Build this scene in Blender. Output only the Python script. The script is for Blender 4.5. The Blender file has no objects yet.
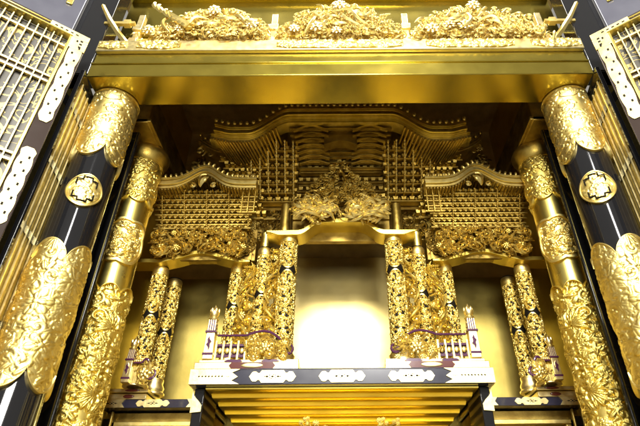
import bpy, math, random
import numpy as np
from mathutils import Vector, Matrix
PI = math.pi; R = math.radians
scene = bpy.context.scene
COL = scene.collection

# ------------------------------------------------------------------ mesh builder
class MB:
    def __init__(s): s.V = []; s.n = 0; s.F = []
    def add(s, V, F):
        V = np.asarray(V, float).reshape(-1, 3)
        if isinstance(F, np.ndarray): s.F.append(F + s.n)
        else:
            for f in F: s.F.append(np.asarray([f]) + s.n)
        s.V.append(V); s.n += len(V)
    def box(s, c, d, rz=0.0, ry=0.0, top=1.0):
        x, y, z = [q / 2 for q in d]
        P = np.array([[-x,-y,-z],[x,-y,-z],[x,y,-z],[-x,y,-z],[-x*top,-y*top,z],[x*top,-y*top,z],[x*top,y*top,z],[-x*top,y*top,z]])
        if ry: P = P @ np.array(Matrix.Rotation(ry, 3, 'Y')).T
        if rz: P = P @ np.array(Matrix.Rotation(rz, 3, 'Z')).T
        s.add(P + np.asarray(c), np.array([[0,3,2,1],[4,5,6,7],[0,1,5,4],[1,2,6,5],[2,3,7,6],[3,0,4,7]]))
    def grid(s, P, cu=False, cv=False):
        a, b = P.shape[:2]
        I = np.arange(a*b).reshape(a, b)
        i = np.arange(a if cu else a-1); j = np.arange(b if cv else b-1)
        A = I[np.ix_(i, j)]; B = I[np.ix_((i+1) % a, j)]; C = I[np.ix_((i+1) % a, (j+1) % b)]; D = I[np.ix_(i, (j+1) % b)]
        s.add(P.reshape(-1, 3), np.stack([A, B, C, D], -1).reshape(-1, 4))
    def tube(s, path, r, k=6, flat=1.0):
        P = np.asarray(path, float); n = len(P)
        r = np.broadcast_to(np.asarray(r, float), (n,))
        T = np.gradient(P, axis=0); T /= np.linalg.norm(T, axis=1, keepdims=True) + 1e-12
        ref = np.array([0, 1.0, 0]) if abs(T[:, 1]).mean() < .8 else np.array([1.0, 0, 0])
        A = np.cross(T, ref); A /= np.linalg.norm(A, axis=1, keepdims=True) + 1e-12
        B = np.cross(T, A)
        an = np.linspace(0, 2*PI, k, endpoint=False)
        Q = P[:, None] + r[:, None, None]*(np.cos(an)[None, :, None]*A[:, None] + flat*np.sin(an)[None, :, None]*B[:, None])
        s.grid(Q, cv=True)
        base = s.n - n*k
        s.F.append(np.array([list(range(base, base+k))])); s.F.append(np.array([list(range(base+(n-1)*k, base+n*k))]))
    def lathe(s, prof, c, k=24):
        pr = np.asarray(prof, float); an = np.linspace(0, 2*PI, k, endpoint=False)
        Q = np.stack([c[0]+pr[:, :1]*np.cos(an), c[1]+pr[:, :1]*np.sin(an), c[2]+np.repeat(pr[:, 1:2], k, 1)], -1)
        s.grid(Q, cv=True)
    def ell(s, c, rad, ry=0.0, a=8, b=6):
        th = np.linspace(0.05, PI-.05, b); ph = np.linspace(0, 2*PI, a, endpoint=False)
        Q = np.stack([rad[0]*np.sin(th)[:, None]*np.cos(ph), rad[1]*np.sin(th)[:, None]*np.sin(ph), rad[2]*np.cos(th)[:, None]*np.ones(a)], -1)
        if ry: Q = Q @ np.array(Matrix.Rotation(ry, 3, 'Y')).T
        s.grid(Q + np.asarray(c), cv=True)
    def prism(s, poly, y0, y1):
        p = np.asarray(poly, float); n = len(p)
        V = np.concatenate([np.c_[p[:, 0], np.full(n, y0), p[:, 1]], np.c_[p[:, 0], np.full(n, y1), p[:, 1]]])
        s.add(V, [list(range(n)), list(range(2*n-1, n-1, -1))] + [[i, (i+1) % n, n+(i+1) % n, n+i] for i in range(n)])
    def band(s, pts, y0, y1, h):
        p = np.asarray(pts, float); n = len(p); o = np.ones(n)
        Q = np.stack([np.c_[p[:, 0], o*y0, p[:, 1]], np.c_[p[:, 0], o*y1, p[:, 1]], np.c_[p[:, 0], o*y1, p[:, 1]-h], np.c_[p[:, 0], o*y0, p[:, 1]-h]], 1)
        s.grid(Q, cv=True); b = s.n - 4*n
        s.F.append(np.array([[b, b+1, b+2, b+3]])); s.F.append(np.array([[b+4*n-4, b+4*n-3, b+4*n-2, b+4*n-1]]))
    def mesh(s, name, off):
        V = np.concatenate(s.V) - np.asarray(off)
        L = np.concatenate([f.reshape(-1) for f in s.F]); cnt = np.concatenate([np.full(len(f), f.shape[1]) for f in s.F])
        me = bpy.data.meshes.new(name)
        me.vertices.add(len(V)); me.vertices.foreach_set('co', V.reshape(-1).astype(np.float32))
        me.loops.add(len(L)); me.loops.foreach_set('vertex_index', L.astype(np.int32))
        me.polygons.add(len(cnt)); st = np.concatenate([[0], np.cumsum(cnt)[:-1]])
        me.polygons.foreach_set('loop_start', st.astype(np.int32))
        me.update(calc_edges=True); me.validate()
        bm_fix(me)
        return me

import bmesh
def bm_fix(me):
    bm = bmesh.new(); bm.from_mesh(me)
    bmesh.ops.recalc_face_normals(bm, faces=bm.faces); bm.to_mesh(me); bm.free()

def build(name, mb, mat, root=None, loc=None, bevel=0.0, angle=40, label=None):
    off = np.zeros(3)
    if root is not None:
        p = root
        while p is not None: off = off + np.array(p.location); p = p.parent
    elif loc is not None: off = np.array(loc, float)
    me = mb.mesh(name, off); me.materials.append(mat)
    me.shade_smooth(); me.set_sharp_from_angle(angle=R(angle))
    o = bpy.data.objects.new(name, me); COL.objects.link(o)
    if root is not None: o.parent = root
    elif loc is not None: o.location = loc
    if bevel:
        m = o.modifiers.new('bevel', 'BEVEL'); m.width = bevel; m.segments = 2; m.limit_method = 'ANGLE'; m.angle_limit = R(50)
    if label: o['label'] = label
    return o
def tag(o, label, cat, group=None):
    o['label'] = label; o['category'] = cat; o['kind'] = 'thing'
    if group: o['group'] = group
    return o
def thing(name, label, cat, loc, group=None):
    o = bpy.data.objects.new(name, None); COL.objects.link(o); o.location = loc; o.empty_display_size = .05
    return tag(o, label, cat, group)
def structure(o): o['kind'] = 'structure'; return o
def copy_tree(o, parent=None):
    c = o.copy(); COL.objects.link(c); c.parent = parent
    for ch in list(o.children): copy_tree(ch, c)
    return c
def mirror(o, label):
    c = copy_tree(o); c.location.x = -o.location.x; c.scale.x = -1; c['label'] = label
    return c

# ------------------------------------------------------------------ materials
def node_mat(name):
    m = bpy.data.materials.new(name); m.use_nodes = True
    nt = m.node_tree; return m, nt, nt.nodes['Principled BSDF']
def gold(name, a, b, r0, r1, scale=18, bump=.08, bscale=160, metal=1.0):
    m, nt, p = node_mat(name); N = nt.nodes; L = nt.links
    tc = N.new('ShaderNodeTexCoord')
    n1 = N.new('ShaderNodeTexNoise'); n1.inputs['Scale'].default_value = scale; n1.inputs['Detail'].default_value = 6
    L.new(tc.outputs['Object'], n1.inputs['Vector'])
    cr = N.new('ShaderNodeValToRGB'); cr.color_ramp.elements[0].position = .35; cr.color_ramp.elements[1].position = .68
    cr.color_ramp.elements[0].color = (*b, 1); cr.color_ramp.elements[1].color = (*a, 1)
    L.new(n1.outputs['Fac'], cr.inputs['Fac']); L.new(cr.outputs['Color'], p.inputs['Base Color'])
    mr = N.new('ShaderNodeMapRange'); mr.inputs['From Min'].default_value = .3; mr.inputs['From Max'].default_value = .7
    mr.inputs['To Min'].default_value = r0; mr.inputs['To Max'].default_value = r1
    n2 = N.new('ShaderNodeTexNoise'); n2.inputs['Scale'].default_value = scale*2.3; n2.inputs['Detail'].default_value = 4
    L.new(tc.outputs['Object'], n2.inputs['Vector'])
    L.new(n2.outputs['Fac'], mr.inputs['Value']); L.new(mr.outputs['Result'], p.inputs['Roughness'])
    n3 = N.new('ShaderNodeTexNoise'); n3.inputs['Scale'].default_value = bscale; n3.inputs['Detail'].default_value = 3
    L.new(tc.outputs['Object'], n3.inputs['Vector'])
    bp = N.new('ShaderNodeBump'); bp.inputs['Strength'].default_value = bump; bp.inputs['Distance'].default_value = .002
    L.new(n3.outputs['Fac'], bp.inputs['Height']); L.new(bp.outputs['Normal'], p.inputs['Normal'])
    p.inputs['Metallic'].default_value = metal
    return m
def lacquer(name, c, rough=.12, coat=.6):
    m, nt, p = node_mat(name); N = nt.nodes; L = nt.links
    tc = N.new('ShaderNodeTexCoord'); n = N.new('ShaderNodeTexNoise'); n.inputs['Scale'].default_value = 25; n.inputs['Detail'].default_value = 5
    L.new(tc.outputs['Object'], n.inputs['Vector'])
    mr = N.new('ShaderNodeMapRange'); mr.inputs['To Min'].default_value = rough*.85; mr.inputs['To Max'].default_value = rough*1.2
    L.new(n.outputs['Fac'], mr.inputs['Value']); L.new(mr.outputs['Result'], p.inputs['Roughness'])
    cr = N.new('ShaderNodeValToRGB'); cr.color_ramp.elements[0].color = (*[q*.92 for q in c], 1); cr.color_ramp.elements[1].color = (*[q*1.08 for q in c], 1)
    L.new(n.outputs['Fac'], cr.inputs['Fac']); L.new(cr.outputs['Color'], p.inputs['Base Color'])
    p.inputs['Coat Weight'].default_value = coat; p.inputs['Coat Roughness'].default_value = .06
    return m
M = {}
M['leaf']   = gold('gold_leaf_board', (.78,.61,.13), (.67,.51,.09), .28, .38, 9, .05, 120)
M['beam']   = gold('burnished_gilt_beam', (.60,.475,.085), (.52,.41,.07), .19, .25, 5, .02, 60)
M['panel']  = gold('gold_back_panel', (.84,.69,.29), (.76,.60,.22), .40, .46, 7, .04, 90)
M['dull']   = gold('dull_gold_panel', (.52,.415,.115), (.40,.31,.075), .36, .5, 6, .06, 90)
M['emboss'] = gold('embossed_gilt_metal', (.80,.65,.25), (.70,.54,.16), .38, .48, 30, .10, 260)
M['lace']   = gold('gilt_filigree', (.84,.68,.23), (.70,.53,.13), .34, .44, 40, .10, 300)
M['carve']  = gold('carved_gilt_wood', (.86,.68,.20), (.68,.51,.11), .32, .44, 40, .15, 300)
M['pale']   = gold('pale_gilt_plate', (.93,.80,.42), (.87,.72,.32), .32, .42, 30, .06, 240)
M['old']    = gold('aged_gilt_wood', (.70,.52,.13), (.44,.30,.06), .34, .48, 30, .15, 260)
M['shaft']  = gold('polished_gold_shaft', (.78,.64,.19), (.70,.56,.14), .26, .33, 6, .02, 90)
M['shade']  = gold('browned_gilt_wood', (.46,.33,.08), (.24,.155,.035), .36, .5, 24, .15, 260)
M['door']   = gold('door_gilt_metal', (.76,.63,.30), (.66,.53,.22), .36, .48, 30, .06, 240)
M['relief'] = gold('deep_relief_gilt', (.82,.65,.19), (.66,.50,.11), .38, .48, 30, .10, 260)
M['gauze']  = gold('gilt_gauze', (.62,.49,.15), (.44,.33,.09), .6, .75, 60, .2, 400, .35)
M['brown']  = gold('brown_gilt_board', (.72,.53,.17), (.50,.35,.10), .5, .7, 14, .1, 200, .15)  # partly diffuse brown gilt for the ceiling and back wall
M['black']  = lacquer('black_lacquer', (.008,.008,.009), .08, .15)
M['grey']   = lacquer('painted_sheen_lacquer', (.05,.05,.07), .35)  # black lacquer; the room's grey reflection is put into its base colour
M['navy']   = lacquer('blue_black_lacquer', (.018,.018,.035), .22)
M['purple'] = lacquer('purple_lacquer', (.07,.018,.055), .2)
M['red']    = lacquer('red_brown_lacquer', (.10,.022,.018), .2)
M['dark']   = lacquer('dark_brown_wood', (.030,.016,.006), .35, .1)
M['void']   = lacquer('black_core', (.008,.006,.004), .6, 0)
M['void'].node_tree.nodes['Principled BSDF'].inputs['Specular IOR Level'].default_value = .12
M['stile']  = lacquer('brown_lacquer', (.035,.024,.020), .16, .0); M['stile'].node_tree.nodes['Principled BSDF'].inputs['Specular IOR Level'].default_value = .25
# silk behind the door lattice: grey ground with woven gold scrolls
m, nt, p = node_mat('grey_figured_silk'); N = nt.nodes; L = nt.links
tc = N.new('ShaderNodeTexCoord'); w = N.new('ShaderNodeTexNoise'); w.inputs['Scale'].default_value = 16; w.inputs['Detail'].default_value = 1.5; w.inputs['Distortion'].default_value = 2.2
L.new(tc.outputs['Object'], w.inputs['Vector'])
cr = N.new('ShaderNodeValToRGB'); cr.color_ramp.interpolation = 'EASE'
e = cr.color_ramp.elements; e[0].position = .485; e[0].color = (.050,.046,.038,1); e[1].position = .50; e[1].color = (.42,.33,.11,1)
e2 = e.new(.535); e2.color = (.42,.33,.11,1); e3 = e.new(.55); e3.color = (.062,.058,.05,1)
L.new(w.outputs['Fac'], cr.inputs['Fac']); L.new(cr.outputs['Color'], p.inputs['Base Color'])
p.inputs['Roughness'].default_value = .45; p.inputs['Metallic'].default_value = .35
M['silk'] = m

# ------------------------------------------------------------------ ornament
def relief_map(W, H, px, cell, seed, flower=.6):
    """height map (0..1) of embossed arabesque: peonies, spiral tendrils and leaves on a flat ground"""
    rng = np.random.default_rng(seed); nx = int(W/px)+2; ny = int(H/px)+2
    h = np.zeros((nx, ny))
    def dome(x, y, rx, ry, a, lo, hi, crease=0.0):
        r = max(rx, ry); i0 = max(int((x-r)/px), 0); i1 = min(int((x+r)/px)+2, nx); j0 = max(int((y-r)/px), 0); j1 = min(int((y+r)/px)+2, ny)
        if i1 <= i0 or j1 <= j0: return
        X = np.arange(i0, i1)[:, None]*px-x; Y = np.arange(j0, j1)[None]*px-y
        u = (X*math.cos(a)+Y*math.sin(a))/rx; v = (-X*math.sin(a)+Y*math.cos(a))/ry
        d = u*u+v*v; k = lo+(hi-lo)*np.sqrt(np.clip(1-d, 0, 1))
        if crease: k = k*(1-crease*np.exp(-(v/.16)**2))
        h[i0:i1, j0:j1] = np.maximum(h[i0:i1, j0:j1], np.where(d < 1, k, 0))
    for j in range(-1, int(H/(cell*.87))+2):
        for i in range(-1, int(W/cell)+2):
            cx = (i+.5*(j % 2)+rng.uniform(-.16, .16))*cell; cy = (j*.87+rng.uniform(-.16, .16))*cell
            a0 = rng.uniform(0, 6.28)
            for q in range(rng.integers(3, 5)):          # tendrils with leaves
                a = a0+q*2.0+rng.uniform(-.3, .3); sg = rng.choice((-1, 1)); Rr = cell*rng.uniform(.14, .22)
                ox = cx+math.cos(a)*cell*.42; oy = cy+math.sin(a)*cell*.42
                for t in np.linspace(0, 1, 26):
                    rad = Rr*(1-.82*t); p = a+PI+sg*t*7.5
                    w = cell*(.052-.022*t); dome(ox+rad*math.cos(p), oy+rad*math.sin(p), w, w, 0, .18, .52)
                dome(ox, oy, cell*.05, cell*.05, 0, .3, .7)
                for l in range(3):
                    p = a+PI+sg*(.8+l*1.7); r2 = Rr*(1.15-.1*l)
                    dome(ox+r2*math.cos(p)*1.15, oy+r2*math.sin(p)*1.15, cell*.13, cell*.06, p+sg*.9, .2, .62, .35)
            if rng.random() < flower:
                Rf = cell*rng.uniform(.27, .36); n = int(rng.integers(6, 9))
                dome(cx, cy, Rf*.95, Rf*.95, 0, .3, .4)
                for ring, (d, k) in enumerate(((.70, .36), (.38, .27))):
                    for q in range(n-ring*2):
                        p = a0+ring*.4+q*2*PI/(n-ring*2)
                        dome(cx+Rf*d*math.cos(p), cy+Rf*d*math.sin(p), Rf*k, Rf*k*.85, p, .38+.15*ring, .72+.2*ring, .25)
                dome(cx, cy, Rf*.2, Rf*.2, 0, .6, 1.0)
            else:
                for q in range(7):
                    p = a0+(q-3)*.36; dome(cx+cell*.2*math.cos(p), cy+cell*.2*math.sin(p), cell*.22, cell*.055, p, .25, .85-.06*abs(q-3), .3)
    return h
def relief(x, y, cell, seed, flower=.6, fine=0):
    x0, y0 = x.min(), y.min(); px = cell/64
    h = relief_map(x.max()-x0, y.max()-y0, px, cell, seed, flower)
    if fine:
        g = relief_map(x.max()-x0, y.max()-y0, px, cell*fine, seed+500, .4); h = np.maximum(h, .48*g[:h.shape[0], :h.shape[1]])
    i = (x-x0)/px; j = (y-y0)/px; a = i.astype(int); b = j.astype(int); fi = i-a; fj = j-b
    a1 = np.minimum(a+1, h.shape[0]-1); b1 = np.minimum(b+1, h.shape[1]-1)
    return (h[a, b]*(1-fi)+h[a1, b]*fi)*(1-fj)+(h[a, b1]*(1-fi)+h[a1, b1]*fi)*fj
def lobes(n, ph, A, p=.55): return lambda a: A*np.abs(np.cos(n*(a-ph)/2))**p
def sleeve(mb, c, r, zlo, zhi, cell, seed, amp, thick, nu=220, nv=220, dip=0.0, fine=0):
    a = np.linspace(PI/2, PI/2+2*PI, nu, endpoint=False); t = np.linspace(0, 1, nv)
    lo = (zlo(a) if callable(zlo) else zlo)+np.zeros(nu); hi = (zhi(a) if callable(zhi) else zhi)+np.zeros(nu)
    Z = lo[:, None]+(hi-lo)[:, None]*t; A = np.repeat(a[:, None], nv, 1)
    H = relief(A*r, Z, cell, seed, fine=fine)
    rim = np.minimum((Z-lo[:, None]), (hi[:, None]-Z))
    H = np.where((rim < .006) & (rim > .0015), .75, H)
    Rr = r+thick+amp*(H-dip)
    Rr[:, 0] = r-.001; Rr[:, -1] = r-.001
    mb.grid(np.stack([c[0]+Rr*np.cos(A), c[1]+Rr*np.sin(A), Z], -1), cu=True)
def medal(mb, c, r, a0, zc, hw, hh, shape, cell, seed, amp, thick, n=72, m=40):
    f = np.linspace(0, 2*PI, n, endpoint=False); q = np.linspace(.02, 1, m)
    rho = shape(f)[:, None]*q
    S = hw*np.cos(f)[:, None]*rho; Z = zc+hh*np.sin(f)[:, None]*rho
    H = relief(S, Z, cell, seed); H = np.where(q > .9, .8, H); H = np.where((q > .82) & (q <= .9), .1, H)
    Rr = r+thick+amp*H; Rr[:, -1] = r-.001
    A = a0+S/r
    mb.grid(np.stack([c[0]+Rr*np.cos(A), c[1]+Rr*np.sin(A), Z], -1), cu=True)

def curl(mb, c, s, ang, turn, sg, r, yd, k=4):
    t = np.linspace(0, 1, 15); rad = s*((1-t)**.8*.92+.08); ph = ang+sg*turn*2*PI*t
    mb.tube(np.c_[c[0]+rad*np.cos(ph), c[1]-yd*np.sin(PI*t*.9), c[2]+rad*np.sin(ph)], r*(np.sin(PI*(t*.75+.12))**.7*1.15-.15*t), k)
    if k == 4: mb.ell((c[0], c[1]-yd*.4, c[2]), (r*1.1, r*1.1, r*1.1), 0, 6, 4)
def stroke(mb, c, ang, L, r, bend, yd, k=4, flat=.8):
    t = np.linspace(0, 1, 10); x = (t-.5)*L; z = bend*np.sin(PI*t)
    ca, sa = math.cos(ang), math.sin(ang)
    mb.tube(np.c_[c[0]+x*ca-z*sa, c[1]-yd*np.sin(PI*t), c[2]+x*sa+z*ca], r*1.25*np.sin(PI*(t*.9+.04))**.9+1e-5, k, flat)
def spray(mb, c, ang, L, r, n, sg, yd):
    """acanthus spray: a stem and blades fanning off one side"""
    stroke(mb, c, ang, L, r*.7, sg*L*.15, yd)
    for q in range(n):
        f = (q+.5)/n-.5; a = ang+sg*(.9-.5*(f+.5))
        x = c[0]+math.cos(ang)*L*f; z = c[2]+math.sin(ang)*L*f; l = L*(.5-.25*abs(f))
        stroke(mb, (x+math.cos(a)*l*.5, c[1]-yd*.5, z+math.sin(a)*l*.5), a, l, r, -sg*l*.2, yd*.6)
def rosette(mb, c, s, rng):
    for lay, (n, d, y) in enumerate(((8, .62, 0), (5, .32, .25))):
        for i in range(n):
            a = 2*PI*i/n+lay*.4
            mb.ell((c[0]+s*d*math.cos(a), c[1]-s*y, c[2]+s*d*math.sin(a)), (s*.36, s*.10, s*.22), -a, 8, 5)
    mb.ell((c[0], c[1]-s*.4, c[2]), (s*.2, s*.16, s*.2), 0, 7, 5)
def carve(mb, inside, bb, y0, depth, n, smin, smax, seed, ros=.1, cur=.45):
    rng = random.Random(seed); k = 0; tries = 0
    while k < n and tries < n*40:
        tries += 1
        x = rng.uniform(bb[0], bb[1]); z = rng.uniform(bb[2], bb[3])
        if not inside(x, z): continue
        s = rng.uniform(smin, smax); y = y0-rng.uniform(.15, 1)*depth; q = rng.random(); k += 1
        if q < ros: rosette(mb, (x, y, z), s*.9, rng)
        elif q < ros+cur: curl(mb, (x, y, z), s, rng.uniform(0, 6.28), rng.uniform(.9, 1.6), rng.choice((-1, 1)), s*rng.uniform(.18, .28), s*.4)
        elif q < ros+cur+.2: spray(mb, (x, y, z), rng.uniform(0, 2*PI), s*rng.uniform(1.8, 2.6), s*.16, rng.randint(3, 5), rng.choice((-1, 1)), s*.35)
        else: stroke(mb, (x, y, z), rng.uniform(0, PI), s*rng.uniform(1.8, 3), s*rng.uniform(.16, .28), s*rng.uniform(-.6, .6), s*.4)
def smooth(t): t = np.clip(t, 0, 1); return t*t*(3-2*t)

# ================================================================== SETTING
mb = MB(); mb.box((0, 1.55, -.16), (2.4, 1.5, .1)); o = structure(build('floor', mb, M['gauze']))
mb = MB(); mb.box((0, 1.53, 1.86), (1.74, .82, .04)); o = structure(build('ceiling', mb, M['brown']))
mb = MB(); mb.box((-.80, 1.56, .87), (.03, .76, 1.94)); o = structure(build('side_wall', mb, M['leaf']))
c = o.copy(); COL.objects.link(c); c.scale.x = -1
mb = MB(); mb.box((0, 1.96, .87), (1.8, .03, 1.98)); structure(build('back_wall', mb, M['brown']))

# ================================================================== LINTEL
lintel = thing('front_lintel', 'broad plain gilt beam across the top, resting on the two black pillars', 'beam', (0, 1.0, 1.19))
mb = MB(); mb.box((0, 1.06, 1.217), (1.53, .118, .055)); mb.box((0, 1.064, 1.272), (1.53, .118, .05))
build('beam', mb, M['beam'], lintel, bevel=.003)
mb = MB(); mb.box((0, 1.003, 1.2475), (1.53, .012, .006)); build('moulding', mb, M['beam'], lintel, bevel=.002)
mb = MB(); mb.box((0, 1.045, 1.325), (1.53, .105, .05)); build('top_rail', mb, M['pale'], lintel, bevel=.003)
def plate_relief(x0, x1, y, z0, z1, cell, seed, amp):
    mb = MB(); nx = int((x1-x0)/.0025); nz = 24
    X, Z = np.meshgrid(np.linspace(x0, x1, nx), np.linspace(z0, z1, nz), indexing='ij')
    H = relief(X, Z, cell, seed)
    u = np.clip(np.minimum(X-x0, x1-X)/.05, 0, 1); zz = (Z-(z0+z1)/2)*(.6+.4*smooth(u))+(z0+z1)/2
    Y = y-.002-amp*H
    Y[0] = Y[-1] = y+.001; Y[:, 0] = Y[:, -1] = y+.001
    mb.grid(np.stack([X, Y, zz], -1)); return mb
for i, (a, b) in enumerate(((-.64, -.50), (-.20, .20), (.27, .55), (.60, .76), (-.76, -.67))):
    build('rail_plate', plate_relief(a, b, .9925, 1.303, 1.347, .03, 10+i, .005), M['emboss'], lintel)
# upper board behind the carvings
mb = MB(); mb.box((0, 1.13, 1.62), (1.6, .02, .62)); mb.box((0, 1.112, 1.80), (1.6, .03, .10))
mb.box((0, 1.108, 1.525), (1.52, .022, .012))
tag(build('frieze_board', mb, M['beam'], loc=(0, 1.13, 1.62), bevel=.003), 'plain gold leaf board behind the row of carvings at the very top', 'board')
# little rail with posts
rail = thing('frieze_railing', 'thin gilt rail with short posts running behind the top carvings', 'railing', (0, 1.06, 1.35))
mb = MB(); mb.box((0, 1.05, 1.46), (1.38, .014, .012)); build('rail', mb, M['carve'], rail, bevel=.002); mb = MB(); mb.box((0, 1.05, 1.425), (1.36, .012, .008)); build('rail', mb, M['carve'], rail, bevel=.002)
for x in (-.68, -.222, .222, .68):
    mb = MB(); mb.box((x, 1.04, 1.445), (.020, .020, .19)); mb.box((x, 1.032, 1.462), (.030, .02, .026)); mb.box((x, 1.03, 1.365), (.065, .034, .03), top=.6); mb.box((x, 1.03, 1.39), (.03, .026, .024), top=.8)
    build('post', mb, M['pale'], rail, bevel=.0015)
for s in (-1, 1):
    mb = MB(); mb.tube([(s*.685, 1.02, 1.36), (s*.72, 1.0, 1.40), (s*.755, .985, 1.45), (s*.785, .97, 1.505)], [.0095, .009, .008, .006], 4)
    mb.box((s*.725, 1.0, 1.447), (.10, .012, .011)); mb.box((s*.70, 1.0, 1.447), (.022, .018, .022)); build('slanting_end', mb, M['emboss'], rail)
# carvings on the lintel
def frieze(x0, x1, zt, seed, label, skew=0):
    cx = (x0+x1)/2; hw = (x1-x0)/2
    top = lambda x: 1.36+(zt-1.36)*max(0, 1-abs((x-cx-skew)/(hw*1.02))**2.2)
    t = thing('openwork_carving', label, 'carving', (cx, 1.02, 1.35), 'gilt carvings along the top of the lintel')
    mb = MB(); xs = np.linspace(x0+.02, x1-.02, 30); mb.prism([(x, 1.352) for x in (x0+.02, x1-.02)]+[(x, 1.352+(top(x)-1.352)*.8) for x in xs[::-1]], 1.035, 1.05)
    build('backing', mb, M['old'], t)
    mb = MB(); carve(mb, lambda x, z: z < top(x), (x0, x1, 1.355, zt), 1.03, .06, int(700*hw/.2), .007, .018, seed, .05, .36)
    rng = random.Random(seed+5)
    for k in range(9):                        # long sweeping feathers
        a = rng.uniform(.3, PI-.3); q = rng.uniform(.3, .8)
        x = cx+skew+hw*q*math.cos(a)*.8; z = 1.37+(zt-1.37)*.8*q*math.sin(a)
        stroke(mb, (x, .965+rng.uniform(0, .015), z), a+PI/2*rng.choice((-.7, .7, 1)), rng.uniform(.05, .10), .0048, rng.uniform(-.03, .03), .012)
    build('scrollwork', mb, M['emboss'], t)
    mb = MB(); rosette(mb, (cx+skew, .962, zt-.014), .024, rng); build('peony', mb, M['pale'], t)
    for k in range(3):
        mb = MB(); rosette(mb, (cx+rng.uniform(-.8, .8)*hw, .965, 1.36+rng.uniform(.0, .04)), rng.uniform(.018, .026), rng); build('peony', mb, M['pale'], t)
frieze(-.665, -.235, 1.48, 21, 'gilt openwork carving on the lintel above the left black pillar side', .04)
frieze(-.205, .205, 1.505, 22, 'gilt openwork carving in the middle of the lintel top, over the arched canopy')
frieze(.235, .685, 1.50, 23, 'gilt openwork carving on the lintel towards the right black pillar', -.02)
# leaning branch in the first carving
mb = MB(); rg = random.Random(4)
mb.tube([(-.595, .965, 1.478), (-.56, .955, 1.445), (-.52, .952, 1.405), (-.47, .955, 1.365)], [.005, .009, .012, .013], 5)
for q in range(9): stroke(mb, (-.595+.014*q, .955, 1.475-.0125*q), rg.uniform(1.6, 2.9), .045, .006, .008, .006)
o = [q for q in bpy.data.objects if q.name.startswith('openwork_carving')][0]; build('leaning_branch', mb, M['emboss'], o)

# ================================================================== BLACK PILLAR
BP = (-.714, 1.113); br = .0625; aim = math.atan2(-BP[1], -BP[0])
t = thing('black_pillar', 'glossy black lacquer pillar with gold fittings on the left side of the altar', 'pillar', (BP[0], BP[1], -.11), 'black front pillars')
mb = MB(); mb.lathe([(0, -.11), (br*1.1, -.11), (br*1.1, -.06), (br, -.05), (br, 1.188), (0, 1.188)], (BP[0], BP[1], 0), 64); build('shaft', mb, M['black'], t)
mb = MB(); lf = lobes(5, aim+.10+PI/5, .055); sleeve(mb, BP, br, lambda a: .975-lf(a), 1.1885, .085, 38, .0046, .004, 320, 260); build('cap_sleeve', mb, M['emboss'], t)
mb = MB(); lu = lobes(5, aim+.10+PI/5, .05); sleeve(mb, BP, br, lambda a: .335-lu(a), lambda a: .60+lu(a), .105, 32, .0062, .004, 340, 360, 0, .5); build('embossed_sleeve', mb, M['emboss'], t)
md = []
mb = MB(); medal(mb, BP, br, aim-.06, .803, .046, .053, lambda f: 1/(np.abs(np.cos(f))**1.75+np.abs(np.sin(f))**1.75)**(1/1.75), .055, 34, .0035, .004)
med = build('medallion', mb, M['emboss'], t)
mb = MB()
fp = [(-.5,-.2),(-.5,-.5),(-.22,-.5),(-.22,-.66),(.22,-.66),(.22,-.5),(.5,-.5),(.5,-.2)]
for sg in (-1, 1):
    pts = []
    for (x, z) in fp:
        pts.append((x*.046, sg*z*-.058))
    P = []
    for (x0, z0), (x1, z1) in zip(pts, pts[1:]):
        for k in range(6): P.append((x0+(x1-x0)*k/6, z0+(z1-z0)*k/6))
    P.append(pts[-1])
    mb.tube([(BP[0]+(br+.0080)*math.cos(aim-.06+x/br), BP[1]+(br+.0080)*math.sin(aim-.06+x/br), .805+z) for x, z in P], .0021, 6)
build('fret_inlay', mb, M['void'], med)
mirror(t, 'glossy black lacquer pillar with gold fittings on the right side of the altar')
# jamb boards behind the black pillars
t = thing('door_jamb', 'flat black lacquer jamb between the left black pillar and left gold pillar', 'door jamb', (-.72, 1.21, -.11), 'black door jambs')
mb = MB(); mb.box((-.737, 1.236, .535), (.12, .012, 1.29)); build('post', mb, M['black'], t, bevel=.003)
mb = MB(); mb.box((-.6835, 1.2295, .535), (.0016, .003, 1.28)); build('gold_line', mb, M['shaft'], t)
mirror(t, 'flat black lacquer jamb between the right black pillar and right gold pillar')
# cabinet corner posts, tall, outside the pillars
mb = MB(); mb.box((-.815, 1.03, 1.495), (.105, .06, .59)); mb.box((-.8575, 1.03, .545), (.08, .06, 1.31))
o = tag(build('cabinet_post', mb, M['black'], loc=(-.815, 1.03, -.11), bevel=.004), 'tall black cabinet post rising past the left end of the lintel', 'post', 'black cabinet posts')
mirror(o, 'tall black cabinet post rising past the right end of the lintel')
# tie beam from black to gold pillar
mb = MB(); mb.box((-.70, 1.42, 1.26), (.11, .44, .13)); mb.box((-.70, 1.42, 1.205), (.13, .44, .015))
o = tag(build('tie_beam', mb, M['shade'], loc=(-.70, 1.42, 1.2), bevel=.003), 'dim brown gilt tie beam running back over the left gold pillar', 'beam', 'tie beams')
mirror(o, 'dim brown gilt tie beam running back over the right gold pillar')

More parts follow.
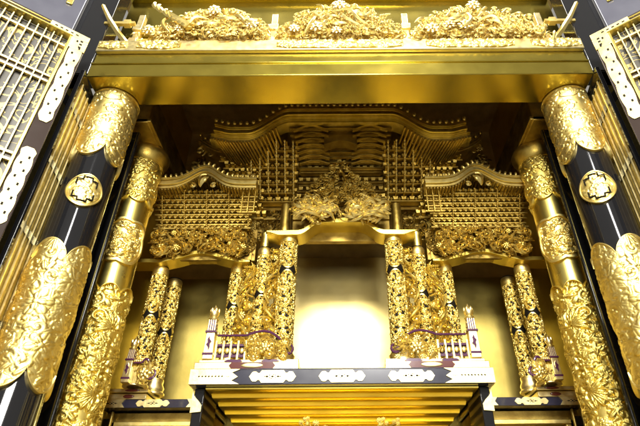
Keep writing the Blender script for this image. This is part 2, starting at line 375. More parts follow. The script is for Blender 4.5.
# ================================================================== GOLD PILLAR
GP = (-.70, 1.37); gr = .057; aim = math.atan2(-GP[1], -GP[0])
t = thing('gold_pillar', 'slim gold pillar with bold flower relief, inside the left black pillar', 'pillar', (GP[0], GP[1], -.11), 'gold inner pillars')
mb = MB(); mb.lathe([(0, -.11), (gr*1.15, -.11), (gr*1.15, -.05), (gr, -.04), (gr, 1.196), (0, 1.196)], (GP[0], GP[1], 0), 64); build('shaft', mb, M['shaft'], t)
mb = MB(); mb.lathe([(gr*.95, 1.13), (gr*1.12, 1.135), (gr*1.26, 1.15), (gr*1.38, 1.166), (gr*1.42, 1.182), (gr*1.3, 1.195), (gr*.9, 1.197)], (GP[0], GP[1], 0), 64); build('collar', mb, M['old'], t)
mb = MB(); l1 = lobes(6, aim+.1, .03); sleeve(mb, GP, gr, lambda a: .985-l1(a), 1.14, .085, 41, .0075, .002, 260, 200); build('cap_sleeve', mb, M['relief'], t)
mb = MB(); medal(mb, GP, gr, aim+.05, .805, .062, .082, lambda f: (.90+.10*np.abs(np.cos(3*f+.5)))/(np.abs(np.cos(f))**3+np.abs(np.sin(f))**3)**(1/3), .04, 43, .009, .003, 120, 70); build('cloud_medallion', mb, M['emboss'], t)
mb = MB(); l2 = lobes(7, aim, .035); sleeve(mb, GP, gr, -.03, lambda a: .625+l2(a), .110, 47, .0140, .003, 320, 500, .0, .5); build('relief_sleeve', mb, M['relief'], t)
mirror(t, 'slim gold pillar with bold flower relief, inside the right black pillar')

# ================================================================== DOORS
def door_frame(root_loc, ux, uy, W, H, z0, bars, rails, stile, t, name_extra=None): pass
def leaf_geo(mb, o, d, s0, s1, z0, z1, y0, y1):
    """box in door space: s along the door, n across its thickness"""
    n = (-d[1], d[0]); V = []
    for z in (z0, z1):
        for s, q in ((s0, y0), (s1, y0), (s1, y1), (s0, y1)): V.append((o[0]+d[0]*s+n[0]*q, o[1]+d[1]*s+n[1]*q, z))
    mb.add(V, np.array([[0,3,2,1],[4,5,6,7],[0,1,5,4],[1,2,6,5],[2,3,7,6],[3,0,4,7]]))
dd = (-math.sin(R(52)), -math.cos(R(52))); H0 = (-.757, .945); zt = 1.27; zb = -.08; Wd = .40
nn = (-dd[1], dd[0])   # points to the right and back: face towards the middle has n = (+.616,-.788)
t = thing('lattice_door', 'open lattice door with grey silk and white gold fittings, left edge of the photo', 'door', (H0[0], H0[1], zb), 'open lattice doors')
# visible face at q = +T (towards camera side)
T = .0
def L_(mb, s0, s1, z0, z1, q0, q1): leaf_geo(mb, H0, dd, s0, s1, z0, z1, q0, q1)
mb = MB(); L_(mb, 0, .042, zb, zt, -.0, .022); L_(mb, Wd-.042, Wd, zb, zt, 0, .022)
L_(mb, .042, Wd-.042, zt-.022, zt, 0, .022); L_(mb, .042, Wd-.042, zb, zb+.04, 0, .022)
build('frame', mb, M['stile'], t, bevel=.002)
mb = MB(); L_(mb, .0425, Wd-.0425, zt-.028, zt-.0225, 0, .028); L_(mb, .042, .050, zb+.04, zt-.028, 0, .027); L_(mb, .0425, Wd-.0425, zt-.012, zt-.007, .0215, .0245)
build('inner_moulding', mb, M['shaft'], t, bevel=.0015)
mb = MB()
for k in range(15): L_(mb, .066+k*.0205, .0688+k*.0205, zb+.04, zt-.03, .008, .016)
for z in (1.205, 1.075, 1.055, .80, .78, .5, .48, .2):
    L_(mb, .05, Wd-.043, z-.003, z+.003, .006, .014)
build('lattice', mb, M['door'], t)
for z in (1.065, .79, .49):
    mb = MB(); L_(mb, .05, Wd-.043, z-.008, z+.008, .003, .0075); build('cross_rail', mb, M['dark'], t)
mb = MB(); L_(mb, .0505, Wd-.043, zb+.04, zt-.03, -.003, .002); build('silk_panel', mb, M['silk'], t)
def wavy_plate(z0, z1, s0=.004, s1=.039):
    mb = MB(); n = 60; t_ = np.linspace(0, 1, n); z = z0+(z1-z0)*t_
    hw = (s1-s0)/2*(.80+.20*np.abs(np.cos(t_*PI*4)))*np.clip(np.minimum(t_, 1-t_)*14+.25, 0, 1)**.6; mid = (s0+s1)/2
    Q = []
    for q in (.0215, .0245):
        Q.append([(H0[0]+dd[0]*(mid+sg*w)+nn[0]*q, H0[1]+dd[1]*(mid+sg*w)+nn[1]*q, zz) for zz, w in zip(z, hw) for sg in (-1, 1)])
    A = np.array(Q[0]).reshape(n, 2, 3); B = np.array(Q[1]).reshape(n, 2, 3)
    G = np.stack([A[:, 0], A[:, 1], B[:, 1], B[:, 0]], 1); mb.grid(G, cv=True)
    return mb
def holes(z0, z1, nn_):
    mb = MB()
    for k in range(nn_):
        z = z0+(z1-z0)*(k+.5)/nn_; s = .021+(.006 if k % 2 else -.006)
        L_(mb, s-.0025, s+.0025, z-.004, z+.004, .0235, .0253)
    return mb
for (a, b, n_) in ((.915, 1.2665, 12), (.605, .825, 9), (.25, .47, 8)):
    f = build('fitting', wavy_plate(a, b), M['door'], t); build('pierced_motif', holes(a+.02, b-.02, n_), M['void'], f)
mb = MB(); L_(mb, .0, .105, 1.2445, 1.268, .0215, .0248); L_(mb, .0, .044, 1.20, 1.2445, .0217, .0249)
f = build('corner_fitting', mb, M['door'], t, bevel=.001)
mb = MB()
for k in range(5): L_(mb, .030+k*.014, .037+k*.014, 1.254, 1.258, .0245, .0256)
for k in range(3): L_(mb, .013, .02, 1.21+k*.013, 1.216+k*.013, .0246, .0256)
build('pierced_motif', mb, M['void'], f)
mirror(t, 'open lattice door with grey silk and white gold fittings, right edge of the photo')
# folded second leaf
o1 = (-.768, .975); e1 = (-.795, 1.145); ln = math.hypot(e1[0]-o1[0], e1[1]-o1[1]); d2 = ((e1[0]-o1[0])/ln, (e1[1]-o1[1])/ln)
t = thing('folded_leaf', 'narrow lattice leaf with thin gold bars seen edge on beside the left black pillar', 'door leaf', (o1[0], o1[1], -.08), 'folded inner door leaves')
mb = MB(); leaf_geo(mb, o1, d2, 0, .010, -.08, 1.19, -.012, .0); leaf_geo(mb, o1, d2, ln-.012, ln, -.08, 1.19, -.010, 0); leaf_geo(mb, o1, d2, .010, ln-.012, 1.15, 1.19, -.010, 0); build('frame', mb, M['black'], t, bevel=.0015)
mb = MB(); leaf_geo(mb, o1, d2, .010, ln-.012, -.08, 1.15, -.006, -.001); build('gauze_panel', mb, M['gauze'], t)
mb = MB()
for k in range(5): leaf_geo(mb, o1, d2, .022+k*.026, .026+k*.026, -.08, 1.15, -.0125, -.0085)
build('bars', mb, M['pale'], t)
for z in (1.06, .86, .655, .43):
    mb = MB(); leaf_geo(mb, o1, d2, .010, ln-.012, z-.010, z+.010, -.0088, -.0063); build('cross_rail', mb, M['dark'], t)
mirror(t, 'narrow lattice leaf with thin gold bars seen edge on beside the right black pillar')
# outer lacquer doors
H2 = (-.875, 1.01); d3 = (-math.sin(R(58)), -math.cos(R(58)))
t = thing('outer_door', 'tall plain outer door of shiny black lacquer in the top left corner', 'door', (H2[0], H2[1], -.1), 'outer lacquer doors')
mb = MB(); leaf_geo(mb, H2, d3, 0, .5, -.1, 1.85, -.0, .03); build('door_board', mb, M['grey'], t, bevel=.003)
mb = MB()
for z in (1.56, 1.0, .4): leaf_geo(mb, H2, d3, .032, .05, z-.06, z+.06, .029, .036)
build('hinge', mb, M['shaft'], t, bevel=.002)
mb = MB(); leaf_geo(mb, H2, d3, .10, .26, 1.53, 1.60, .029, .034); leaf_geo(mb, H2, d3, .075, .10, 1.545, 1.585, .029, .0335); build('hinge_plate', mb, M['pale'], t, bevel=.002)
mirror(t, 'tall plain outer door of shiny black lacquer in the top right corner')

# ================================================================== SHRINE CANOPIES
def bead_string(root, x, z0, z1, yf, r, mat):
    mb = MB(); zz = np.arange(z0, z1, r*2.2)
    mb.tube([(x, yf(z0), z0), (x, yf(z1), z1)], r*.45, 5)
    for z in zz: mb.ell((x, yf(z), z), (r, r, r*1.2), 0, 6, 4)
    build('bead_string', mb, mat, root)
def ceave(x):
    a = np.abs(x); return 1.374-.092*smooth((a-.185)/.15)+.016*smooth((a-.39)/.07)
t = thing('central_canopy', 'large dim gilt shrine canopy with arched eave, brackets and carvings over the central opening', 'shrine canopy', (0, 1.5, .95))
xs = np.linspace(-.455, .455, 120); zs = ceave(xs)
mb = MB()
for k, (dz, h, y) in enumerate(((0, .014, 1.30), (-.0155, .010, 1.309), (-.027, .015, 1.302), (-.0435, .010, 1.312), (-.055, .013, 1.318))):
    mb.band(np.c_[xs, zs+dz], y, y+.05, h)
build('eave', mb, M['carve'], t)
a0_ = np.linspace(-.475, -.318, 40)
for sg in (-1, 1):
    mb = MB(); e_ = 1.262+.018*smooth((np.abs(a0_)-.40)/.07)
    for dz, h, y in ((0, .011, 1.335), (-.0125, .010, 1.342), (-.024, .011, 1.337)): mb.band(np.c_[sg*a0_, e_+dz], y, y+.05, h)
    mb.band(np.c_[sg*a0_, e_+.001], 1.36, 1.7, .007)
    build('lower_eave', mb, M['carve'], t)
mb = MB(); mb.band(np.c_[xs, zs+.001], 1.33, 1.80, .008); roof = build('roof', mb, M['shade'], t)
mb = MB()
for x in np.arange(-.45, .451, .0225): mb.ell((x, 1.303, float(ceave(x))+.006), (.0085, .01, .0100), 0, 8, 6)
build('tile_ends', mb, M['old'], roof)
for s in (-1, 1):
    mb = MB(); x2 = np.linspace(.045, .172, 40); hump = .022*np.sin(PI*(x2-.045)/.127)**1.3
    for k in range(7):
        mb.band(np.c_[s*x2*(1-.015*k), 1.304-.010*k+hump*(1-.04*k)-.016], 1.335+.020*k, 1.346+.020*k, .006)
    build('arched_ribs', mb, M['old'], t)
mb = MB(); xa = np.linspace(-.19, .19, 40)
for k in range(10): mb.band(np.c_[xa*(1-.015*k), 1.300-.010*k+0*xa], 1.342+.020*k, 1.352+.020*k, .006)
mb.band(np.c_[np.linspace(-.06, .06, 12), 1.285+.02*np.cos(np.linspace(-.06, .06, 12)*26)], 1.36, 1.40, .05)
build('vault_boards', mb, M['shade'], t)
for s in (-1, 1):
    mb = MB()
    for k in range(20):
        x = s*(.235+k*.0112); z = float(ceave(x))-.068
        mb.add([(x-.003, 1.315, z-.008), (x+.003, 1.315, z-.008), (x+.003, 1.315, z), (x-.003, 1.315, z), (x*.82-.003, 1.56, z-.02), (x*.82+.003, 1.56, z-.02), (x*.82+.003, 1.56, z-.008), (x*.82-.003, 1.56, z-.008)], np.array([[0,1,2,3],[7,6,5,4],[0,4,5,1],[1,5,6,2],[2,6,7,3],[3,7,4,0]]))
    build('rafters', mb, M['old'], t)
    mb = MB()
    for j in range(7):
        z = 1.095+j*.0255; y = 1.525-j*.019; x0, x1 = .175-j*.002, .33+j*.004
        mb.box((s*(x0+x1)/2, y, z), (x1-x0, .010, .006))
        mb.box((s*(x0+x1)/2, y+.02, z), (x1-x0, .04, .003))
        for q in range(6):
            x = s*(x0+(x1-x0)*q/5); mb.box((x, y-.004, z+.010), (.014, .014, .011), top=1.3); mb.box((x, y-.014, z+.0165), (.006, .04, .005))
            if q < 5: mb.box((s*(x0+(x1-x0)*(q+.5)/5), y-.002, z+.008), (.009, .012, .009), ry=PI/4)
    build('bracket_tier', mb, M['old'], t)
    for x, za in ((.176, 1.075), (.207, 1.11), (.238, 1.11), (.269, 1.11), (.300, 1.10), (.332, 1.085)):
        bead_string(t, s*x, za, 1.262, lambda z: 1.495-(z-1.095)*.76, .0046, M['emboss'])
    # inverted pyramid of brackets under the outer eave
    mb = MB()
    for j in range(9):
        z = 1.045+j*.023; y = 1.55-j*.014; x1 = .31+j*.017
        mb.box((s*(.335+x1)/2 if x1 > .34 else s*.32, y+.03, z), (abs(x1-.335)+.03, .05, .007))
        for q in range(max(2, int((x1-.30)/.020)+1)): mb.box((s*(x1-q*.022), y-.006, z+.010), (.012, .022, .011), top=1.3); mb.box((s*(x1-q*.022+.004), y-.018, z+.0165), (.006, .04, .005))
    build('corner_brackets', mb, M['old'], t)
    mb = MB()
    for k in range(3): mb.band([(s*(.40+.012*q), 1.232+k*.009+.0005*q*q) for q in range(12)], 1.40-k*.006, 1.62, .006)
    for q in range(7): mb.ell((s*(.405+.021*q), 1.392, 1.262+.0005*(1.75*q)**2), (.007, .009, .009))
    build('hip_eave', mb, M['old'], t)
    mb = MB(); carve(mb, lambda x, z: True, (.36*s if s > 0 else -.54, .54 if s > 0 else -.36, 1.25, 1.31), 1.46, .04, 26, .01, .022, 60+s, .05, .5)
    build('corner_carving', mb, M['shade'], t)
for s in (-1, 1):
    mb = MB(); mb.box((s*.45, 1.64, 1.33), (.34, .02, .16))
    for q in range(6): mb.lathe([(0, 1.30), (.010, 1.30), (.010, 1.35), (.013, 1.355), (.008, 1.37), (.010, 1.40), (0, 1.46)], (s*(.33+.05*q), 1.60, 0), 12)
    carve(mb, lambda x, z: True, (min(s*.40, s*.62), max(s*.40, s*.62), 1.24, 1.36), 1.61, .04, 90, .012, .022, 170+s, .05, .5)
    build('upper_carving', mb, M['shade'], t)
# layered ledges and gable carving in the middle
mb = MB()
for k, (z, w, y) in enumerate(((1.262, .165, 1.50), (1.225, .16, 1.505), (1.165, .165, 1.51), (1.13, .165, 1.52), (1.088, .17, 1.51))):
    mb.box((0, y, z), (2*w, .03, .008)); mb.box((0, y+.004, z-.009), (2*w-.01, .024, .006))
    for q in range(12):
        x = -w+.014+q*(2*w-.028)/11
        mb.box((x, y-.01, z+.012), (.013, .018, .012), top=1.3)
mb.box((0, 1.56, 1.17), (.36, .03, .28)); mb.box((0, 1.565, 1.0), (.36, .02, .12))
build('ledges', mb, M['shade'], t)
mb = MB()
for s in (-1, 1):
    P = np.array([(s*.004, 1.215), (s*.014, 1.19), (s*.022, 1.165), (s*.036, 1.145), (s*.062, 1.128), (s*.09, 1.118), (s*.11, 1.12)])
    mb.tube(np.c_[P[:, 0], np.full(7, 1.487), P[:, 1]], [.006, .008, .010, .011, .010, .008, .004], 8)
    curl(mb, (s*.105, 1.485, 1.135), .016, 0, 1.2, s, .004, .004)
    stroke(mb, (s*.018, 1.48, 1.235), s*.6, .045, .006, s*.01, .005)
mb.ell((0, 1.482, 1.22), (.008, .008, .02)); stroke(mb, (.006, 1.47, 1.252), .5, .05, .006, .012, .006); stroke(mb, (-.008, 1.47, 1.246), -.5, .035, .005, .008, .006)
carve(mb, lambda x, z: .012 < abs(x) < .17*(1.265-z)/.22, (-.165, .165, 1.05, 1.25), 1.495, .035, 300, .006, .014, 71, .08, .4)
carve(mb, lambda x, z: abs(x) < .06, (-.06, .06, 1.06, 1.11), 1.49, .03, 40, .007, .015, 72, .3, .4)
build('gable_carving', mb, M['old'], t)
for s in (-1, 1):
    mb = MB()
    sel = (lambda x, z: ((x-s*.098)/.075)**2+((z-1.015)/.052)**2 < 1)
    carve(mb, sel, (s*.098-.075, s*.098+.075, .96, 1.07), 1.48, .03, 90, .010, .022, 75+s, .04, .35)
    rg = random.Random(33)
    for k in range(22):
        q = rg.uniform(0, 1); stroke(mb, (s*(.03+.125*q), 1.45+.012*rg.random(), 1.0+rg.uniform(-.028, .045)*(1-.4*q)), s*rg.uniform(-.55, .75), rg.uniform(.035, .09), rg.uniform(.0035, .0062), s*rg.uniform(-.022, .022), .014)
    for k in range(6): curl(mb, (s*rg.uniform(.04, .15), 1.452, 1.0+rg.uniform(-.02, .045)), rg.uniform(.012, .02), rg.uniform(0, 6), 1.2, s, .0042, .006)
    tb = np.linspace(0, 1, 24); mb.tube(np.c_[s*(.03+.125*tb), 1.462-.01*np.sin(tb*9), .995+.022*np.sin(tb*7.5)+.02*tb], .013*np.sin(PI*(tb*.85+.1))**.6, 8)
    build('dragon', mb, M['emboss'], t)
mb = MB(); xb = np.linspace(-.262, .262, 90); a = np.abs(xb)
arc = .945+.052*smooth((.165-a)/.10)+.008*np.cos(a*30)*np.exp(-((a-.14)/.03)**2)
th = .020-.013*smooth((a-.215)/.047)
Q = np.stack([np.c_[xb, 0*xb+1.485, arc], np.c_[xb, 0*xb+1.56, arc], np.c_[xb, 0*xb+1.56, arc-th], np.c_[xb, 0*xb+1.485, arc-th]], 1); mb.grid(Q, cv=True)
build('curved_beam', mb, M['leaf'], t, bevel=.0015)
mb = MB(); mb.prism([(x, z) for x, z in zip(xb[22:-22], arc[22:-22])]+[(.13, 1.03), (-.13, 1.03)], 1.50, 1.53); carve(mb, lambda x, z: True, (-.05, .05, 1.0, 1.05), 1.495, .02, 30, .008, .014, 79); build('beam_crest', mb, M['shade'], t)
# neck posts of the central canopy
for s in (-1, 1):
    mb = MB(); mb.lathe([(0, .95), (.019, .95), (.021, .97), (.019, .985), (.019, 1.08), (0, 1.08)], (s*.205, 1.53, 0), 20); build('neck_post', mb, M['old'], t)
    mb = MB(); mb.lathe([(0, .90), (.020, .90), (.020, .97), (.024, .975), (.024, .985), (0, .985)], (s*.280, 1.585, 0), 20); build('gold_neck', mb, M['shaft'], t)
    mb = MB(); mb.box((s*.29, 1.60, 1.03), (.13, .02, .13)); mb.box((s*.285, 1.575, 1.045), (.14, .03, .010)); mb.box((s*.285, 1.57, 1.085), (.15, .03, .012))
    carve(mb, lambda x, z: True, (s*.285-.06, s*.285+.06, .975, 1.075), 1.59, .03, 60, .010, .018, 140+s, .05, .5)
    build('shoulder_carving', mb, M['shade'], t)

# ---- side canopies (flat eaves with one small arched gable)
def seave(x): return 1.118+.06*np.exp(-(((x+.492)/.062)**2))**1.0+.012*smooth((x+.34)/.04)*0
t = thing('side_canopy', 'low dim gilt side canopy with small arched gable, left of the central canopy', 'shrine canopy', (-.5, 1.5, .86), 'low side canopies')
xs = np.linspace(-.69, -.302, 90); zs = seave(xs)
mb = MB()
for k, (dz, h, y) in enumerate(((0, .009, 1.40), (-.0105, .008, 1.406), (-.020, .010, 1.402), (-.0315, .009, 1.41))):
    mb.band(np.c_[xs, zs+dz], y, y+.05, h)
build('eave', mb, M['emboss'], t)
mb = MB(); mb.band(np.c_[xs, zs+.001], 1.43, 1.82, .008); roof = build('roof', mb, M['shade'], t)
mb = MB()
for x in np.arange(-.685, -.30, .0185):
    z = float(seave(x)); sl = float(seave(x+.01)-seave(x-.01))/.02
    mb.ell((x, 1.403, z+.006), (.0055, .008, .0095), math.atan(sl)*-1, 7, 5)
build('tile_ends', mb, M['emboss'], roof)
mb = MB(); curl(mb, (-.492, 1.405, 1.115), .020, 1.2, 1.1, 1, .006, .003, 8); stroke(mb, (-.487, 1.402, 1.098), 1.1, .05, .009, .01, .003); curl(mb, (-.53, 1.412, 1.09), .012, 2, 1.1, -1, .004, .003); curl(mb, (-.455, 1.412, 1.09), .012, 1, 1.1, 1, .004, .003)
build('gable_pendant', mb, M['emboss'], t)
mb = MB()
for k in range(34):
    x = -.68+k*.0112; z = float(seave(x))-.042
    mb.box((x, 1.485, z-.004), (.005, .15, .006))
build('rafters', mb, M['shade'], t)
mb = MB()
for j in range(8):
    z = .972+j*.0152; y = 1.525-j*.0098
    mb.box((-.50, y, z), (.335+.006*j, .010, .0055)); mb.box((-.50, y+.022, z), (.335, .04, .003))
    for q in range(17):
        x = -.66+(q+.5*(j % 2))*.0197; mb.box((x, y-.004, z+.0095), (.0092, .012, .0092), ry=PI/4); mb.box((x+.0098, y-.010, z+.0085), (.0045, .022, .0045))
mb.box((-.50, 1.58, 1.0), (.36, .03, .26))
build('bracket_tier', mb, M['old'], t)
for x in (-.645, -.565, -.485, -.405, -.335): bead_string(t, x, .965, 1.085, lambda z: 1.507-(z-.975)*.64, .0030, M['old'])
for x in (-.350, -.328, -.306): bead_string(t, x, .985, 1.08, lambda z: 1.43, .0030, M['old'])
mb = MB()
for z in (.99, 1.012, 1.034, 1.056):
    mb.box((-.328, 1.438, z), (.06, .006, .005))
build('corner_tier', mb, M['shade'], t)
low = lambda x: .862+.030*math.exp(-((x+.50)/.075)**2)
mb = MB(); carve(mb, lambda x, z: z > low(x), (-.665, -.345, .865, .965), 1.535, .035, 250, .009, .020, 81, .08, .45)
build('transom_carving', mb, M['old'], t)
mb = MB(); mb.box((-.50, 1.555, .92), (.36, .012, .115)); mb.box((-.50, 1.52, .968), (.35, .03, .006)); build('transom_board', mb, M['shade'], t)
mb = MB(); xb = np.linspace(-.745, -.322, 80)
lo_ = .846+.034*np.exp(-((xb+.50)/.085)**2)-.004*np.cos((xb+.5)*40)*np.exp(-((np.abs(xb+.5)-.13)/.03)**2); th = .016-.009*smooth((xb+.36)/.038)
Q = np.stack([np.c_[xb, 0*xb+1.535, lo_+th], np.c_[xb, 0*xb+1.60, lo_+th], np.c_[xb, 0*xb+1.60, lo_], np.c_[xb, 0*xb+1.535, lo_]], 1); mb.grid(Q, cv=True)
build('curved_beam', mb, M['leaf'], t, bevel=.0015)
mb = MB()
mb.box((-.335, 1.57, .93), (.05, .02, .13)); carve(mb, lambda x, z: True, (-.355, -.315, .88, .97), 1.56, .03, 30, .009, .016, 150, .05, .5)
build('shoulder_carving', mb, M['shade'], t)
for x in (-.37, -.655):
    mb = MB(); mb.lathe([(0, .86), (.017, .86), (.017, .97), (0, .97)], (x, 1.56, 0), 18); build('neck_post', mb, M['old'], t)
mirror(t, 'low dim gilt side canopy with small arched gable, right of the central canopy')

# ================================================================== SHRINE COLUMNS
LAST = [None]
def column(x, y, z0, z1, r, zgap, seed, label):
    t = LAST[0] = thing('shrine_column', label, 'column', (x, y, z0), 'gold filigree columns of the inner shrine')
    mb = MB(); mb.lathe([(0, z0), (r*.93, z0), (r*.93, z1), (0, z1)], (x, y, 0), 32); build('core', mb, M['void'], t)
    am = math.atan2(-y, -x)
    up = lobes(4, am, .022, .75)
    for lower in (True, False):
        mb = MB()
        if lower: lo, hi = z0+.045, (lambda A: zgap-.0235+up(A))
        else: lo, hi = (lambda A: zgap+.0235-up(A)), z1-.03
        h = (zgap-z0 if lower else z1-zgap)
        sleeve(mb, (x, y), r*.93, lo, hi, .019, seed+int(lower), .0052, .0012, 200, int(h/.0010), .26)
        build('filigree_sleeve', mb, M['lace'], t)
    mb = MB(); mb.lathe([(r*.9, z1-.034), (r*1.02, z1-.03), (r*1.05, z1-.012), (r*.95, z1-.004), (r*.6, z1+.001), (0, z1+.001)], (x, y, 0), 28); build('cap', mb, M['emboss'], t)
    mb = MB(); mb.lathe([(0, z0), (r*1.45, z0), (r*1.45, z0+.006), (r*1.2, z0+.012), (r*1.3, z0+.022), (r*1.05, z0+.036), (r*1.1, z0+.046), (r*.95, z0+.05)], (x, y, 0), 28); build('base', mb, M['pale'], t)
for args, lab in (((-.186, 1.53, .484, .945, .031, .80, 100), 'filigree column flanking the bright central panel on its {} edge, nearest the opening'),
                  ((-.278, 1.585, .484, .925, .026, .735, 130), 'middle filigree column of the {} cluster of three on the main altar'),
                  ((-.372, 1.60, .484, .862, .026, .70, 160), 'outermost filigree column of the {} cluster of three on the main altar'),
                  ((-.645, 1.585, .43, .850, .027, .665, 190), 'front filigree column of the {} side shelf, beside the gold pillar'),
                  ((-.622, 1.68, .43, .850, .026, .64, 220), 'rear filigree column of the {} side shelf, half hidden behind its front column')):
    column(*args, lab.format('left')); mirror(LAST[0], lab.format('right'))
# plain gold neck above the middle columns
# winged openwork between the columns
t = thing('openwork_wing', 'pierced gilt scrollwork filling the gaps between the left cluster of columns', 'carving', (-.28, 1.57, .5), 'pierced wings between the columns')
mb = MB()
rng = random.Random(9)
for (x, hw, za, zc_) in ((-.232, .028, .52, .91), (-.325, .022, .52, .84)):
    carve(mb, lambda X, Z: True, (x-hw, x+hw, za, zc_), 1.575, .03, 110, .008, .018, int(1000*abs(x)), .05, .5)
    for k in range(5):
        z = za+.05+k*(zc_-za-.08)/5; tb = np.linspace(0, 1, 16)
        mb.tube(np.c_[x+hw*np.cos(tb*PI*1.1+k)*.9, 1.545-.01*np.sin(tb*6), z+.09*tb], .006*np.sin(PI*(tb*.9+.05))+.0008, 7)
build('scrollwork', mb, M['carve'], t)
mb = MB(); mb.tube([(-.232, 1.575, .49), (-.228, 1.58, .7), (-.232, 1.575, .92)], .006, 8); mb.tube([(-.325, 1.59, .49), (-.325, 1.59, .85)], .006, 8); build('stem', mb, M['old'], t)
mirror(t, 'pierced gilt scrollwork filling the gaps between the right cluster of columns')

# ================================================================== BACK PANELS
mb = MB(); mb.box((0, 1.90, .72), (.62, .02, .68)); tag(build('gilt_panel', mb, M['panel'], loc=(0, 1.9, .38), bevel=.002), 'bright plain gold panel glaring white at the back of the central opening', 'panel')  # plain gilt panel closing the back of the central opening
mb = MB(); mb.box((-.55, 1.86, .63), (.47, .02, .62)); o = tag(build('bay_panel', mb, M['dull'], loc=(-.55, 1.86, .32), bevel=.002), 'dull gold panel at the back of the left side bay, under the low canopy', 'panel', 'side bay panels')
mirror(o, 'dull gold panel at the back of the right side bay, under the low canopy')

# ================================================================== MAIN ALTAR
def cloud(cx, cz, w, h, n=64):
    out = []
    for k in range(n):
        f = 2*PI*k/n; x = math.cos(f); z = math.sin(f)
        X = cx+w*x*(1 if abs(x) < .7 else 1)
        q = abs(x)
        env = (1 if q < .55 else (.55 if q < .68 else (.8 if q < .86 else .8*(1-q)/.14)))
        out.append((X, cz+h*env*math.copysign(1, z) if abs(z) > 1e-6 else cz))
    return out
def motif(mb, cx, cz, y, w):
    for dx in (-.5, 0, .5):
        mb.ell((cx+dx*w, y, cz), (w*.13, .0012, w*.09), 0, 8, 5)
    for dx, dz in ((-.25, .12), (-.25, -.12), (.25, .12), (.25, -.12), (-.7, 0), (.7, 0), (.1, .16), (-.1, -.16)):
        mb.ell((cx+dx*w, y, cz+dz*w), (w*.08, .0012, w*.045), dx*dz*20, 8, 5)
altar = thing('main_altar', 'wide central altar table with blue-black edge and pale gold cloud plates', 'altar', (0, 1.5, .2))
mb = MB(); mb.box((0, 1.675, .422), (.872, .45, .044)); mb.box((0, 1.675, .447), (.85, .43, .006)); build('table_slab', mb, M['navy'], altar, bevel=.002)
for cx in (-.20, 0, .20):
    mb = MB(); mb.prism(cloud(cx, .422, .067, .0175), 1.4465, 1.4515); p = build('cloud_plate', mb, M['pale'], altar)
    mb = MB(); motif(mb, cx, .422, 1.4463, .032); build('pierced_motif', mb, M['void'], p)
for s in (-1, 1):
    mb = MB(); e = s*.4385
    mb.prism([(e, .401), (e, .4435), (s*.295, .4435), (s*.318, .434), (s*.300, .422), (s*.318, .411), (s*.295, .401)], 1.446, 1.4515)
    mb.box((s*.4375, 1.50, .4225), (.004, .10, .042))
    p = build('end_plate', mb, M['pale'], altar)
    mb = MB()
    for k in range(8): mb.ell((s*(.345+.0095*k), 1.4458, .423), (.0030, .0012, .0022), .5*s, 7, 5)
    motif(mb, s*.327, .422, 1.4458, .010); build('pierced_motif', mb, M['void'], p)
# moulded gilt cornice under the table
pr = [(1.476, .3985)]; y, z = 1.476, .3985
for i in range(7):
    pr += [(y, z-.004), (y+.004, z-.0065), (y+.016, z-.0085), (y+.024, z-.0105), (y+.027, z-.014)]; y += .030; z -= .0165
pr = np.array(pr); ww = .395-.5*(pr[:, 0]-1.476)
Q = np.stack([np.stack([sg*ww, pr[:, 0], pr[:, 1]], -1) for sg in (-1, 1)]+[np.stack([sg*ww, 0*ww+1.86, pr[:, 1]], -1) for sg in (1, -1)], 1)
mb = MB(); mb.grid(Q, cv=True); build('cornice', mb, M['leaf'], altar, angle=25)
mb = MB(); mb.box((0, 1.77, .16), (.55, .2, .24)); mb.box((0, 1.60, -.0), (1.1, .5, .26)); build('pedestal', mb, M['leaf'], altar, bevel=.003)
for s in (-1, 1):
    mb = MB(); mb.box((s*.412, 1.56, .34), (.03, .16, .118)); mb.box((s*.395, 1.60, .24), (.06, .10, .10))
    b = build('bracket_leg', mb, M['black'], altar, bevel=.003)
    mb = MB(); mb.box((s*.39, 1.546, .272), (.036, .006, .05)); q = build('leg_plate', mb, M['emboss'], b, bevel=.001)
    mb = MB(); mb.prism([(s*.43, .33), (s*.43, .395), (s*.424, .375), (s*.41, .362), (s*.40, .35), (s*.40, .333)], 1.474, 1.4785); build('spandrel', mb, M['pale'], b)
# column bases on the table
for s, side in ((-1, 'left'), (1, 'right')):
    t = thing('column_plinth', f'stepped pale gold plinth with dark red ends, under the {side} columns of the main altar', 'plinth', (s*.30, 1.58, .45), 'plinths on the main altar')
    mb = MB(); mb.box((s*.283, 1.595, .461), (.31, .25, .022)); build('lower_step', mb, M['pale'], t, bevel=.002)
    mb = MB(); mb.box((s*.280, 1.60, .478), (.30, .235, .012)); build('upper_step', mb, M['pale'], t, bevel=.002)
    mb = MB(); mb.prism([(s*.335, .461), (s*.327, .4705), (s*.205, .4705), (s*.197, .461), (s*.205, .4515), (s*.327, .4515)], 1.4675, 1.4705); f = build('lacquer_strip', mb, M['red'], t)
    mb = MB(); mb.ell((s*.266, 1.4675, .461), (.033, .003, .0085), 0, 20, 8); build('oval_plate', mb, M['pale'], f)
    for x in (.325, .215):
        mb = MB(); mb.prism([(s*(x-.028), .478), (s*(x-.018), .483), (s*(x+.018), .483), (s*(x+.028), .478), (s*(x+.018), .473), (s*(x-.018), .473)], 1.480, 1.4826)
        build('lacquer_strip', mb, M['purple'], t)
